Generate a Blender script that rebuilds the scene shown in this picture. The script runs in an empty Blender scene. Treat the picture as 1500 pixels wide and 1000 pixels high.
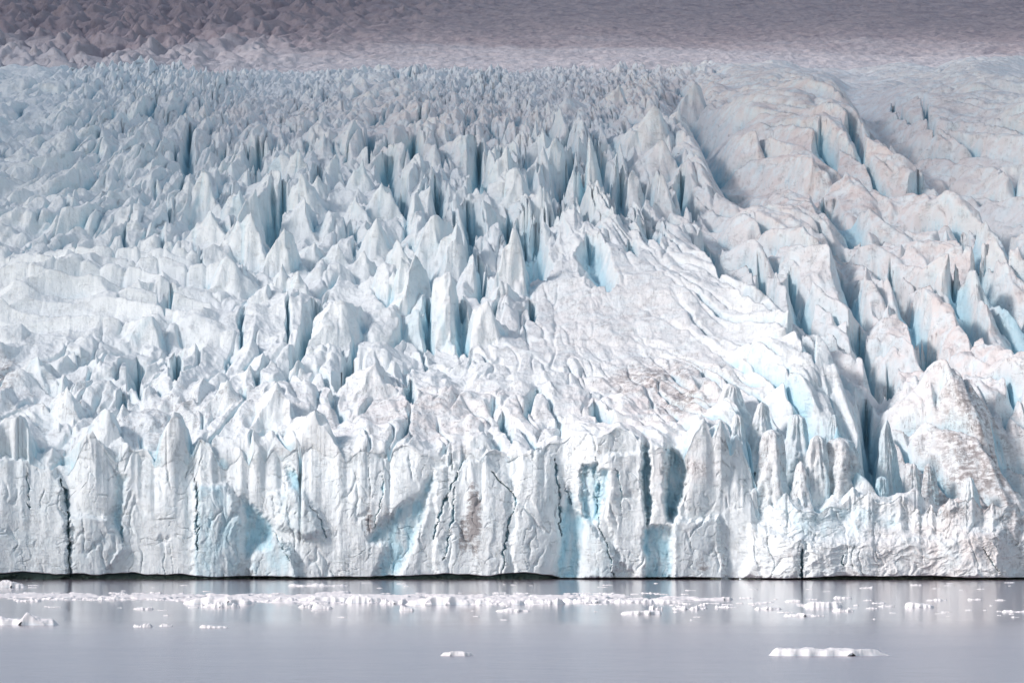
import bpy, math, random, time
import numpy as np
T0 = time.time()
C = bpy.context.scene.collection
F = 8333.0            # focal length in photo pixels (1500 px wide frame, 200 mm lens)
HC = 12.0             # eye height over the lagoon
HOR = 752.0           # row of the horizon
Y0 = 1040.0           # distance of the ice front
f32 = np.float32

# ------------------------------------------------------------------ noise
_rs = np.random.RandomState(7)
_ga = _rs.rand(4096).astype(f32) * 2 * np.pi
GC, GS = np.cos(_ga), np.sin(_ga)
RT = [_rs.rand(4096).astype(f32) for _ in range(24)]

def hsh(i, j, s):
    h = (i.astype(np.uint32) * np.uint32(374761393)) ^ (j.astype(np.uint32) * np.uint32(668265263)) ^ np.uint32((s * 2654435761) & 0xffffffff)
    h = (h ^ (h >> np.uint32(13))) * np.uint32(1274126177)
    h = (h ^ (h >> np.uint32(15))) * np.uint32(2246822519)
    return (h >> np.uint32(19)) & np.uint32(4095)

def perlin(x, y, s=0):
    x = np.asarray(x, f32); y = np.asarray(y, f32)
    xi = np.floor(x); yi = np.floor(y)
    fx = x - xi; fy = y - yi
    xi = xi.astype(np.int32); yi = yi.astype(np.int32)
    u = fx * fx * fx * (fx * (fx * 6 - 15) + 10); v = fy * fy * fy * (fy * (fy * 6 - 15) + 10)
    def g(a, b, dx, dy):
        k = hsh(a, b, s)
        return GC[k] * dx + GS[k] * dy
    n0 = g(xi, yi, fx, fy); n1 = g(xi + 1, yi, fx - 1, fy)
    n2 = g(xi, yi + 1, fx, fy - 1); n3 = g(xi + 1, yi + 1, fx - 1, fy - 1)
    a = n0 + u * (n1 - n0); b = n2 + u * (n3 - n2)
    return (a + v * (b - a)) * f32(1.5)

def fbm(x, y, s=0, o=4, g=0.5):
    r = 0; a = 1.0
    for k in range(o):
        r = r + a * perlin(x, y, s + k); x = x * 2.03 + 7.1; y = y * 2.03 + 3.7; a *= g
    return r

def ridged(x, y, s=0, o=4, g=0.5):
    r = 0; a = 1.0
    for k in range(o):
        n = 1 - np.abs(perlin(x, y, s + k)); r = r + a * n * n; x = x * 2.07 + 7.1; y = y * 2.07 + 3.7; a *= g
    return r

def pyramids(x, y, s, nf=4, steep=1.25, asym=0.0):
    """Irregular facetted pyramids, one per jittered cell; returns height, gap to the second best."""
    x = np.asarray(x, f32); y = np.asarray(y, f32)
    xi = np.floor(x); yi = np.floor(y)
    fx = x - xi; fy = y - yi
    xi = xi.astype(np.int32); yi = yi.astype(np.int32)
    b1 = np.full(x.shape, -9, f32); b2 = np.full(x.shape, -9, f32)
    ang = _rs.__class__(s)
    for dj in (-1, 0, 1):
        for di in (-1, 0, 1):
            k = hsh(xi + di, yi + dj, s)
            dx = fx - di - (0.12 + 0.76 * RT[0][k]); dy = fy - dj - (0.12 + 0.76 * RT[1][k])
            m = np.full(x.shape, -9, f32)
            for q in range(nf):
                a = RT[2][k] * 6.283 + (q + 0.55 * RT[4 + q][k]) * (6.283 / nf)
                ca = np.cos(a)
                w = (0.75 + 0.7 * RT[9 + q][k]) * (1 + asym * ca)
                m = np.maximum(m, (dx * ca + dy * np.sin(a)) * w)
            r2 = np.sqrt(dx * dx + dy * dy)
            m = 0.8 * m + 0.2 * r2
            h = (0.45 + 0.6 * RT[3][k]) - steep * (m - 0.10 * np.maximum(m - 0.25, 0))
            b2 = np.maximum(b2, np.minimum(b1, h)); b1 = np.maximum(b1, h)
    return b1, b1 - b2

def smooth1(a, n, axis):
    k = np.hanning(2 * n + 3)[1:-1]; k /= k.sum()
    pad = [(0, 0)] * a.ndim; pad[axis] = (n, n)
    p = np.pad(a, pad, mode='edge')
    return np.apply_along_axis(lambda v: np.convolve(v, k, 'valid'), axis, p)

def sst(a, b, x):
    t = np.clip((x - a) / (b - a), 0, 1); return t * t * (3 - 2 * t)

def seg_dist(px, py, pts):
    """distance to a polyline, parameter 0..1 along it, signed side"""
    best = np.full(np.broadcast(px, py).shape, 1e9, f32); tt = np.zeros_like(best); sd = np.zeros_like(best)
    n = len(pts) - 1
    for i in range(n):
        ax, ay = pts[i]; bx, by = pts[i + 1]
        vx, vy = bx - ax, by - ay
        t = np.clip(((px - ax) * vx + (py - ay) * vy) / (vx * vx + vy * vy), 0, 1)
        dx = px - ax - t * vx; dy = py - ay - t * vy
        d = np.sqrt(dx * dx + dy * dy)
        m = d < best
        best = np.where(m, d, best); tt = np.where(m, (i + t) / n, tt); sd = np.where(m, np.sign(vx * dy - vy * dx), sd)
    return best, tt, sd

def poly_sd(px, py, pts):
    """signed distance to polygon, negative inside"""
    d = np.full(np.broadcast(px, py).shape, 1e9, f32); ins = np.zeros(d.shape, bool)
    n = len(pts)
    for i in range(n):
        ax, ay = pts[i]; bx, by = pts[(i + 1) % n]
        vx, vy = bx - ax, by - ay
        t = np.clip(((px - ax) * vx + (py - ay) * vy) / (vx * vx + vy * vy + 1e-9), 0, 1)
        d = np.minimum(d, np.hypot(px - ax - t * vx, py - ay - t * vy))
        c = ((ay > py) != (by > py)) & (px < (bx - ax) * (py - ay) / (by - ay + 1e-9) + ax)
        ins ^= c
    return np.where(ins, -d, d)

# ------------------------------------------------------------------ object helpers
def grid_mesh(name, X, Y, Z, mat, attrs=None, flip=False, keep=None):
    r, c = X.shape
    n = r * c
    me = bpy.data.meshes.new(name)
    me.vertices.add(n)
    co = np.empty((n, 3), f32); co[:, 0] = X.ravel(); co[:, 1] = Y.ravel(); co[:, 2] = Z.ravel()
    me.vertices.foreach_set('co', co.ravel())
    i = np.arange(n, dtype=np.int32).reshape(r, c)
    q = np.stack([i[:-1, :-1], i[:-1, 1:], i[1:, 1:], i[1:, :-1]], -1).reshape(-1, 4)
    if flip: q = q[:, ::-1]
    nf = len(q)
    me.loops.add(nf * 4); me.polygons.add(nf)
    me.loops.foreach_set('vertex_index', np.ascontiguousarray(q).ravel())
    me.polygons.foreach_set('loop_start', np.arange(nf, dtype=np.int32) * 4)
    me.polygons.foreach_set('use_smooth', np.ones(nf, bool))
    for k, v in (attrs or {}).items():
        me.attributes.new(k, 'FLOAT', 'POINT').data.foreach_set('value', np.ascontiguousarray(v, dtype=f32).ravel())
    me.update(calc_edges=True)
    me.materials.append(mat)
    o = bpy.data.objects.new(name, me); C.objects.link(o)
    return o

def tag(o, label=None, cat=None, group=None, kind=None):
    if label: o['label'] = label
    if cat: o['category'] = cat
    if group: o['group'] = group
    if kind: o['kind'] = kind
    return o

# ------------------------------------------------------------------ materials
def nodes(m):
    m.use_nodes = True; t = m.node_tree; t.nodes.clear()
    def N(kind, **kw):
        n = t.nodes.new(kind)
        for k, v in kw.items():
            if k.startswith('i_'):
                key = k[2:]; key = int(key) if key.isdigit() else key
                n.inputs[key].default_value = v
            else: setattr(n, k, v)
        return n
    return t, N, (lambda a, b: t.links.new(a, b))

def math_(N, L, op, a, b=None, clamp=False):
    n = N('ShaderNodeMath', operation=op, use_clamp=clamp)
    for k, v in ((0, a), (1, b)):
        if v is None: continue
        if hasattr(v, 'is_output'): L(v, n.inputs[k])
        else: n.inputs[k].default_value = v
    return n.outputs[0]

def mixc(N, L, fac, a, b):
    n = N('ShaderNodeMix', data_type='RGBA')
    for k, v in ((0, fac), (6, a), (7, b)):
        if hasattr(v, 'is_output'): L(v, n.inputs[k])
        else: n.inputs[k].default_value = v if k == 0 else (*v, 1)
    return n.outputs[2]

def ramp(N, L, x, a, b):
    n = N('ShaderNodeMapRange', i_1=a, i_2=b, interpolation_type='SMOOTHSTEP'); L(x, n.inputs[0]); return n.outputs[0]

def noise(N, L, vec, scale, detail=4, rough=0.55, sc=(1, 1, 1), rot=(0, 0, 0), dist=0.0):
    mp = N('ShaderNodeMapping'); mp.inputs['Scale'].default_value = sc; mp.inputs['Rotation'].default_value = rot
    L(vec, mp.inputs['Vector'])
    n = N('ShaderNodeTexNoise'); n.inputs['Scale'].default_value = scale; n.inputs['Detail'].default_value = detail
    n.inputs['Roughness'].default_value = rough; n.inputs['Distortion'].default_value = dist
    L(mp.outputs[0], n.inputs['Vector']); return n.outputs[0]

def ice_material(name, white=(0.81, 0.868, 0.89), blue=(0.46, 0.70, 0.80), fine=1.0, bump=1.0):
    m = bpy.data.materials.new(name); t, N, L = nodes(m)
    geo = N('ShaderNodeNewGeometry'); P = geo.outputs['Position']
    at = {k: N('ShaderNodeAttribute', attribute_name=k).outputs['Fac'] for k in ('fresh', 'dirt', 'dust')}  # fresh: bare blue ice plus painted shade tint
    big = noise(N, L, P, 0.06 * fine, 3)
    # blue over white crust: bare ice plus shade tint painted into hollows
    fr = math_(N, L, 'ADD', at['fresh'], math_(N, L, 'MULTIPLY', math_(N, L, 'SUBTRACT', noise(N, L, P, 0.35 * fine, 4), 0.5), 0.55))
    fr = ramp(N, L, fr, 0.05, 1.0)
    col = mixc(N, L, fr, white, blue)
    # pinkish wind-blown dust
    du = math_(N, L, 'MULTIPLY', at['dust'], ramp(N, L, noise(N, L, P, 0.25 * fine, 5, 0.6), 0.30, 0.62))
    col = mixc(N, L, du, col, (0.77, 0.665, 0.635))
    # strata of grit: thin, nearly level lines, broken up
    st = noise(N, L, P, 0.8 * fine, 6, 0.6, (0.36, 0.36, 1.9), (0.16, 0.20, 0.3), 1.3)
    brk = noise(N, L, P, 0.28 * fine, 4, 0.6)
    ln_ = math_(N, L, 'ABSOLUTE', math_(N, L, 'SUBTRACT', st, 0.53))
    s1 = math_(N, L, 'MULTIPLY', ramp(N, L, ln_, 0.020, 0.002), ramp(N, L, brk, 0.47, 0.66))
    # slanting flutes and cracks
    st2 = noise(N, L, P, 1.3 * fine, 5, 0.6, (1.6, 0.25, 0.30), (0.0, 0.55, 0.2), 0.7)
    s2 = math_(N, L, 'MULTIPLY', ramp(N, L, math_(N, L, 'ABSOLUTE', math_(N, L, 'SUBTRACT', st2, 0.55)), 0.022, 0.002), ramp(N, L, noise(N, L, P, 0.4 * fine, 4, 0.6, (1, 1, 1), (0.5, 0.2, 0.9)), 0.44, 0.62))
    sm = math_(N, L, 'MAXIMUM', s1, s2)
    dm = math_(N, L, 'MULTIPLY', sm, math_(N, L, 'MULTIPLY', at['dirt'], 1.1), True)
    # heavy dirt patches where the mask is high
    hv = math_(N, L, 'MULTIPLY', ramp(N, L, at['dirt'], 0.7, 1.6), ramp(N, L, math_(N, L, 'ADD', noise(N, L, P, 0.7 * fine, 6, 0.65, (1, 1, 1.8)), math_(N, L, 'MULTIPLY', at['dirt'], 0.05)), 0.47, 0.68))
    dm = math_(N, L, 'MAXIMUM', dm, hv)
    col = mixc(N, L, math_(N, L, 'MULTIPLY', dm, 0.74), col, (0.19, 0.155, 0.155))
    b = N('ShaderNodeBsdfPrincipled'); L(col, b.inputs['Base Color'])
    b.inputs['Roughness'].default_value = 0.62; b.inputs['Specular IOR Level'].default_value = 0.22
    # relief below mesh resolution
    h = math_(N, L, 'ADD', math_(N, L, 'MULTIPLY', noise(N, L, P, 0.55 * fine, 7, 0.60), 0.42), math_(N, L, 'MULTIPLY', st, 0.08))
    h = math_(N, L, 'ADD', h, math_(N, L, 'MULTIPLY', st2, 0.16))
    h = math_(N, L, 'SUBTRACT', h, math_(N, L, 'MULTIPLY', sm, 0.05))
    bp = N('ShaderNodeBump'); bp.inputs['Strength'].default_value = 1.0; bp.inputs['Distance'].default_value = 0.85 * bump
    L(h, bp.inputs['Height']); L(bp.outputs[0], b.inputs['Normal'])
    o = N('ShaderNodeOutputMaterial'); L(b.outputs[0], o.inputs['Surface'])
    return m

ICE = ice_material('glacier_ice')
SERAC = ice_material('serac_ice', fine=1.25, bump=0.7)
FIELD = ice_material('dusty_shaded_ice', white=(0.30, 0.26, 0.295), blue=(0.53, 0.535, 0.575), fine=0.35, bump=2.6)  # dust tone with the shade of the far slope put into the colour
FLOE = ice_material('floe_ice', white=(0.80, 0.80, 0.815), blue=(0.62, 0.78, 0.86), fine=2.0, bump=0.25)

# ------------------------------------------------------------------ glacier base surface
K_L = [0, 30, 60, 130, 210, 290, 400, 500, 600, 680, 760]
K_R = [650, 594, 540, 410, 304, 216, 166, 136, 117, 110, 108]
_Lf = np.arange(0, 780, 1.0); _Rf = smooth1(np.interp(_Lf, K_L, K_R), 22, 0)
_Rf += (650 - _Rf[0]) * np.exp(-_Lf / 20)
def RowOf(L): return np.interp(L, _Lf, _Rf)
def LOf(row): return np.interp(-np.asarray(row, float), -_Rf, _Lf)

TOPX = [-200, 0, 50, 95, 150, 200, 250, 300, 350, 400, 450, 500, 550, 600, 640, 680, 720, 760, 800, 850, 900, 940, 960, 1000, 1050, 1090, 1120, 1150, 1200, 1250, 1300, 1350, 1400, 1440, 1500, 1750]
TOPR = [668, 668, 678, 702, 694, 690, 684, 684, 686, 670, 670, 668, 660, 664, 680, 676, 660, 668, 652, 636, 634, 645, 660, 652, 660, 720, 745, 752, 752, 745, 765, 768, 752, 758, 765, 760]

STEP = 1.25
XL_ = -450
xp = np.arange(XL_, 1951, STEP).astype(f32)
Ls = [0.0]
while Ls[-1] < 715: Ls.append(Ls[-1] + 0.19 + 0.0006 * Ls[-1])
Lr = np.array(Ls, f32)
NC, NR = len(xp), len(Lr)
rowL = RowOf(Lr).astype(f32)
topx = (smooth1(np.interp(xp, TOPX, TOPR), 5, 0) + 13 * perlin(xp / 44, xp * 0 + 6.1, 14) + 7 * perlin(xp / 17, xp * 0 + 2.1, 15)).astype(f32)

# ice front in plan, metres behind Y0 (bays and bulges)
front = (2.6 * perlin(xp / 190.0, xp * 0 + 3.3, 11) + 1.1 * perlin(xp / 61.0, xp * 0 + 9.3, 12) + 2.5).astype(f32)
front += 3.0 * np.exp(-((xp - 830) / 40) ** 2) + 2.5 * np.exp(-((xp - 380) / 35) ** 2)
front -= 4.5 * sst(1075, 1160, xp)

XP = xp[None, :]; LL = Lr[:, None]; RR = rowL[:, None]

# region weights: photo column, base row, large / medium / small seracs, swell
REG = np.array([
 (0,112,1.2,2.0,.9,0),(400,112,.6,1.8,.9,0),(800,112,.4,1.6,.8,0),(1200,112,.8,1.2,.6,0),(1450,112,.8,1.2,.6,0),(0,165,4.2,3.6,1.2,0),(150,190,4.4,3.6,1.2,0),(300,160,3.2,3.4,1.2,0),(500,150,2.6,3.0,1.1,0),(700,145,2.2,2.6,1.0,0),(950,150,3.0,2.2,.8,0),(1150,150,2,1.4,.6,0),(1400,150,2,1.4,.6,0),
 (50,240,4.4,3.4,1.1,0),(250,230,5.2,3.2,1.0,0),(420,240,6,3,1,0),(600,230,6,2.6,.9,0),(800,240,7,2.6,.8,0),
 (350,320,7,3,1,0),(600,320,9,3,.9,0),(900,320,9,2.6,.8,0),(1130,210,1.0,.35,.25,0),(1180,260,1.0,.35,.25,0),(1430,220,1.4,.5,.3,0),(1380,300,3.5,1.0,.4,0),
 (60,330,3,2.6,1.2,2),(60,430,.4,.7,.4,6),(250,430,1,1.1,.5,5),(420,450,4,2,.8,1.5),(600,420,8,2.8,.9,0),(700,500,4,1.6,.6,1),
 (850,425,1.0,.5,.3,1),(940,455,.5,.35,.25,1),(1010,505,.5,.4,.25,.6),(830,490,.6,.45,.3,1),(760,530,.8,.7,.5,1),(1090,520,1.2,.7,.4,0),(1180,400,5,1.2,.5,0),(1400,400,6.5,1.4,.5,0),
 (60,560,1.5,3,1.4,0),(200,560,2.5,3.2,1.4,0),(400,570,3,2.8,1.2,0),(600,560,2,1.8,.9,1),(800,580,1.2,1.5,.9,1),
 (1000,580,1.5,2.2,1,0),(1150,560,4,2.6,.9,0),(1400,580,6,2,.8,0),(100,640,3,3.2,1.2,0),(350,640,3.2,3,1.2,0),(600,650,2,1.8,.9,0),
 (850,650,1,1.8,1,0),(1050,650,1.5,3,1.2,0),(1150,655,2.5,3,1.2,0),(1300,655,3,3.6,1.3,0),(1500,655,3,3.6,1.3,0)], f32)
def weights():
    cx = np.linspace(-150, 1650, 121); cy = np.linspace(60, 660, 61)
    gx, gy = np.meshgrid(cx, cy)
    w = 1.0 / (((gx[..., None] - REG[:, 0]) / 1.0) ** 2 + ((gy[..., None] - REG[:, 1]) / 0.8) ** 2 + 500) ** 2.1
    w /= w.sum(-1, keepdims=True)
    out = w @ REG[:, 2:]
    res = []
    fi = np.clip((xp + 150) / 15.0, 0, 119.999); ri = np.clip((rowL - 60) / 10.0, 0, 59.999)
    i0 = fi.astype(int); j0 = ri.astype(int); fu = (fi - i0)[None, :]; fv = (ri - j0)[:, None]
    for k in range(4):
        g = out[..., k].astype(f32)
        a = g[j0][:, i0] * (1 - fu) + g[j0][:, i0 + 1] * fu
        b = g[j0 + 1][:, i0] * (1 - fu) + g[j0 + 1][:, i0 + 1] * fu
        res.append((a * (1 - fv) + b * fv).astype(f32))
    return res
W1, W2, W3, WS = weights()

# long ridges and troughs seen in the photo: points, height in m, half width in px, skew
RIDGES = [
 ([(870,345),(960,375),(1040,425),(1100,475),(1150,525),(1200,575)], 5.0, 62, 0.35),
 ([(1000,150),(1030,205),(1060,262),(1100,292)], -8.0, 20, 0),
 ([(950,180),(1000,235),(1042,290)], 4.0, 24, 0),
 ([(1120,190),(1180,240)], 6.0, 90, 0),
 ([(1200,165),(1260,230),(1340,285),(1400,335),(1460,380)], 4.5, 26, 0.3),
 ([(1250,150),(1290,195),(1330,235),(1400,285),(1480,325)], -5.5, 26, 0),
 ([(1045,335),(1075,405),(1115,450),(1180,490)], -4.5, 24, 0),
 ([(1232,370),(1262,450),(1290,530),(1280,610)], -3.5, 15, 0),
 ([(1440,150),(1560,230)], 6.0, 80, 0),
 ([(0,340),(60,330),(160,318)], 2.5, 20, 0),
 ([(40,440),(110,412),(150,430)], 2.5, 22, 0),
 ([(0,470),(120,455),(260,450)], 1.5, 12, 0),
 ([(0,500),(110,492),(230,478)], 1.5, 10, 0),
 ([(1000,465),(880,440)], 3.0, 60, 0),
]
# crevasses: image polyline, half width px, depth m
CREV = [
 ([(1048,350),(1051,378),(1066,430)],7,9),([(1124,386),(1126,440)],4.5,8),([(1166,398),(1175,446)],6,8),
 ([(1234,370),(1251,411),(1254,440)],6,8),([(1267,462),(1282,520)],5,8),([(1318,381),(1323,415),(1337,455)],7,9),
 ([(1411,408),(1438,484)],8,9),([(1370,469),(1391,540)],7,8),([(1309,500),(1313,540)],5,8),([(1462,337),(1492,388)],8,8),
 ([(1170,513),(1186,553)],5,7),([(1279,547),(1274,612)],5,9),([(1411,337),(1430,374)],6,7),([(1445,391),(1502,462)],9,8),
 ([(1350,268),(1390,294)],6,6),([(1217,289),(1257,335)],7,6),([(1251,210),(1258,238)],4,6),([(1282,210),(1297,230)],5,6),
 ([(1313,146),(1316,165)],2,4),([(1357,160),(1362,195)],1.8,4),([(1455,316),(1478,342)],5,6),([(1206,222),(1222,240)],4,5),
 ([(398,296),(405,342)],6,9),([(252,422),(245,448)],4,6),([(466,445),(455,473),(447,498),(438,518)],4,8),
 ([(204,513),(204,545)],5,7),([(260,503),(262,540)],4,7),([(503,536),(520,502)],5,7),([(702,220),(704,282)],5,9),
 ([(640,268),(650,312)],5,8),([(588,270),(594,305)],5,8),([(690,300),(702,330)],6,7),([(745,312),(752,330)],4,7),
 ([(608,202),(611,228)],4,7),([(543,196),(541,215)],4,7),([(570,225),(576,262)],6,8),([(885,215),(890,285),(892,300)],7,9),
 ([(845,220),(836,250)],3.5,8),([(830,255),(823,275)],5,7),([(915,276),(912,315)],4,8),([(945,260),(951,300)],6,8),
 ([(1003,265),(1012,300)],5,8),([(1000,282),(998,300)],3,7),([(857,262),(853,290)],4,7),([(826,300),(838,330)],6,7),
 ([(770,325),(776,370),(795,395)],9,8),([(788,330),(792,370)],5,7),([(704,378),(709,418)],4,7),([(688,335),(690,372)],4,7),
 ([(675,455),(684,490)],5,7),([(626,452),(633,478)],3,6),([(870,380),(890,428)],8,5),([(950,350),(966,372)],6,5),
 ([(924,380),(930,393)],3,5),([(780,432),(782,452)],2.5,5),([(376,255),(378,235)],4,7),([(465,235),(470,258)],4,7),
 ([(377,210),(375,235)],5,7),([(415,290),(413,310)],3.5,7),
 ([(275,190),(280,240)],4,6),
 ([(740,590),(748,612)],3,4),([(601,545),(604,570)],3,4),([(878,580),(890,606)],4,4),([(1118,600),(1120,625)],4,6),
 ([(180,560),(186,580)],3,5),([(440,640),(442,660)],4,5),([(790,560),(770,585)],2,3),
]
# prominent spires: apex column, apex row, foot row, half width at the foot (photo px)
SPIRES = [
 (566,265,332,28),(625,268,332,33),(581,251,300,16),(628,210,238,18),(648,182,222,17),(612,173,212,22),(641,170,200,14),
 (690,185,242,30),(703,208,282,17),(727,208,254,13),(740,213,288,21),(755,243,312,27),(743,262,312,38),(706,292,335,24),
 (679,272,305,20),(664,294,335,22),(792,184,252,26),(780,307,372,26),(801,218,284,33),(818,200,272,28),(841,191,240,15),
 (870,195,304,33),(859,256,312,19),(931,251,322,36),(965,253,322,28),(907,224,292,22),(971,206,262,36),(953,154,232,36),
 (996,154,215,22),(791,272,334,28),(553,317,384,26),(581,349,404,20),(638,312,384,28),(668,321,394,28),(612,368,462,28),
 (701,353,418,18),(592,375,452,22),(581,398,444,18),(662,386,484,38),(713,438,504,30),(738,411,454,18),(752,332,434,22),
 (776,314,372,18),(619,448,486,16),(529,229,294,21),(539,206,240,14),(491,224,266,15),(439,213,264,18),(442,251,324,27),
 (412,226,262,24),(410,251,306,32),(518,287,336,19),(377,276,364,27),(349,274,320,20),(444,287,356,33),(363,307,384,28),
 (309,305,360,24),(300,247,304,22),(466,256,310,20),(417,332,404,24),(458,355,392,20),(412,386,436,20),(334,373,424,28),
 (433,395,440,18),(496,353,394,20),(532,366,404,20),(496,436,506,44),(356,386,420,14),(386,416,450,18),(545,330,380,18),
 (1312,562,675,48),(1420,600,690,26),(1385,600,660,20),(1360,640,705,17),(1396,655,720,17),(1412,640,700,14),(1452,655,722,22),(1484,630,712,24),(1342,690,738,15),(1378,695,742,15),(1270,596,662,18),(1250,585,650,20),(1150,588,650,18),(1096,590,655,20),(1060,602,662,18),(1030,600,655,24),(1290,640,705,15),(1460,700,745,16),(1500,690,745,20),(1228,560,630,24),
(1015,118,170,20),(1040,120,150,18),(905,120,160,18),(830,140,170,24),
 (200,640,690,30),(155,600,640,34),(300,640,700,26),(405,560,620,30),(470,600,650,34),(330,555,600,26),(100,565,610,30),(215,460,500,26),
 (545,530,575,30),(60,520,560,26),(130,620,660,30),(255,600,650,24),(20,600,650,30),
]

H = np.zeros((NR, NC), f32)      # height above the base
GAP = np.zeros((NR, NC), f32); CUT = np.zeros((NR, NC), f32)
VY = (Y0 + front[None, :] * np.exp(-LL / 60) + LL).astype(f32)
VX = ((XP - 750) / F * VY).astype(f32)
for r0 in range(0, NR, 96):
    s = slice(r0, min(r0 + 96, NR))
    X = VX[s]; Lb = np.broadcast_to(LL[s], X.shape)
    w1, w2, w3, ws = W1[s], W2[s], W3[s], WS[s]
    # smooth bulge in the middle, gentler swells on one side
    dm_ = np.maximum(.6 * np.exp(-np.maximum(((XP - 905) / 175) ** 2 + ((RR[s] - 480) / 62) ** 2, .5) + .5), .8 * np.exp(-((XP - 140) / 210) ** 2 - ((RR[s] - 445) / 55) ** 2)).astype(f32)
    w1 = w1 * (1 - .6 * dm_); w2 = w2 * (1 - .85 * dm_); w3 = w3 * (1 - .9 * dm_)
    # warp
    qx = X + 1.5 * fbm(X / 13, Lb / 20, 21, 2) + .35 * perlin(X / 3, Lb / 5, 23); qy = Lb + 2.6 * fbm(X / 13 + 40, Lb / 20, 25, 2) + .6 * perlin(X / 3 + 5, Lb / 5, 24)
    # flow fans out from the middle: fins and clefts run down to either side
    xq = np.broadcast_to(XP, X.shape)
    fl = 0.50 * sst(560, 1080, xq) - 0.30 * sst(560, 60, xq)
    sx = qx + fl * qy * (1 - 0.6 * sst(330, 120, Lb) * sst(900, 700, xq))
    p1, g1 = pyramids(sx / 14.5, qy / 28.0, 31, 4, 1.35, .40)
    bk = sst(260, 330, Lb)
    p2, g2 = pyramids(sx / 6.4 * (1 - .25 * bk), qy / 13.0 * (1 - .25 * bk), 32, 4, 1.25, .35)
    p3, g3 = pyramids(sx / 2.6, qy / 4.6, 33, 3, 1.2)
    h0 = bk * (2.2 * perlin(X / 26, Lb / 55, 34) + 1.3 * perlin(X / 11, Lb / 30, 35))
    a1 = 1.30 * w1 * (p1 - 0.25); a2 = 1.5 * w2 * (p2 - 0.35) - 0.26 * w1
    h = np.maximum(a1, a2) + 0.22 * w2 * (p2 - .3) + w3 * (p3 - 0.3) * (0.28 + 0.5 * bk)
    # knife-edge crests running with the flow
    n1 = perlin(sx / 9.5, qy / 34, 36); n2 = perlin(sx / 4.6 + 4, qy / 17, 37)
    h += (1 - .5 * bk) * 0.42 * w1 * (0.55 - np.abs(n1) * 1.6) + (1 - .75 * bk) * 0.30 * w2 * (0.5 - np.abs(n2) * 1.5) + h0
    wr = sst(960, 1120, xq) * sst(2, 30, Lb) * sst(470, 330, Lb)
    h -= wr * 5.0 * np.clip(1 - np.abs(perlin(sx / 15 + 60, qy / 75, 28) + .04 * perlin(X / 3, Lb / 5, 27)) / .09, 0, 1)
    h += wr * (5.2 * (0.5 - np.abs(perlin(sx / 19, qy / 90, 29)) * 1.8) + 2.0 * (0.5 - np.abs(perlin(sx / 8, qy / 50, 30)) * 1.8))
    h += np.minimum(0.35 * w1, 2.5) * perlin(X / 32, Lb / 46, 43)
    # long connected clefts
    c1 = perlin(sx / 11.5 + 11, qy / 42, 38) + .05 * perlin(X / 2.5, Lb / 4, 39)
    c2 = perlin(sx / 6.6 + 31, qy / 22, 40)
    cm1 = sst(-.25, .25, perlin(X / 26 + 3, Lb / 40, 42)); cm2 = sst(-.1, .35, perlin(X / 15 + 8, Lb / 26, 44))
    cut = np.minimum(w1 + .4 * w2, 6.5) * 1.0 * cm1 * np.clip(1 - np.abs(c1) / 0.11, 0, 1) ** 1.2 + np.minimum(w2 + .25 * w1, 4) * 0.6 * cm2 * np.clip(1 - np.abs(c2) / 0.11, 0, 1)
    cut = cut * (1 - .35 * bk)
    h -= cut
    CUT[s] = cut
    # swell: long rolling waves across the flow
    sw = ridged(X / 34 + 0.2 * perlin(X / 15, Lb / 25, 45), (Lb + 0.22 * X) / 15, 46, 2, 0.35)
    h += ws * (sw - 0.75) * 1.1
    # narrow crevasses along some of the pyramid borders
    cm = sst(-0.05, 0.35, perlin(X / 22, Lb / 40, 47))
    h -= cm * np.minimum(w1, 6) * 0.75 * np.exp(-(g1 / 0.10) ** 2)
    h -= np.minimum(w2, 3) * 0.45 * np.exp(-(g2 / 0.12) ** 2) * sst(-0.1, 0.3, perlin(X / 11 + 9, Lb / 20, 48))
    # fluted relief
    amp = (0.08 + 0.035 * (w1 + w2)) * (1 - .65 * dm_)
    h += amp * (ridged((X + 0.5 * Lb * 0.5) / 2.6, Lb / 6.5, 51, 4, 0.55) - 1.1) * 0.75
    h += 0.07 * fbm(X / 1.3, Lb / 2.2, 57, 3, 0.6)
    H[s] = h; GAP[s] = np.minimum(g1, 1)
print('layers', round(time.time() - T0, 1))

def cols(a, b): return slice(max(0, int((a - XL_) / STEP)), min(NC, int((b - XL_) / STEP) + 2))
def rows(ra, rb):
    la, lb = LOf(max(ra, rb)), LOf(min(ra, rb))
    i = np.searchsorted(Lr, [la, lb]); return slice(max(0, i[0] - 1), min(NR, i[1] + 2))

fresh = np.zeros((NR, NC), f32)  # blue tint mask: bare ice, with painted shade added below
for pts, amp, w, skew in RIDGES:
    xs = [p[0] for p in pts]; ys = [p[1] for p in pts]
    cs = cols(min(xs) - 3 * w, max(xs) + 3 * w); rs = rows(max(ys) + 3 * w, min(ys) - 3 * w)
    d, t, sd = seg_dist(XP[:, cs], RR[rs], pts)
    ww = w * (1 + skew * sd)
    e = np.exp(-(d / ww) ** 1.7)
    H[rs, cs] += amp * e
    if amp < 0: fresh[rs, cs] = np.maximum(fresh[rs, cs], 0.22 * e)

def base_row(L_, x_): return RowOf(L_) + (np.interp(x_, TOPX, TOPR) - 650) * np.exp(-L_ / 16)

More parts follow.
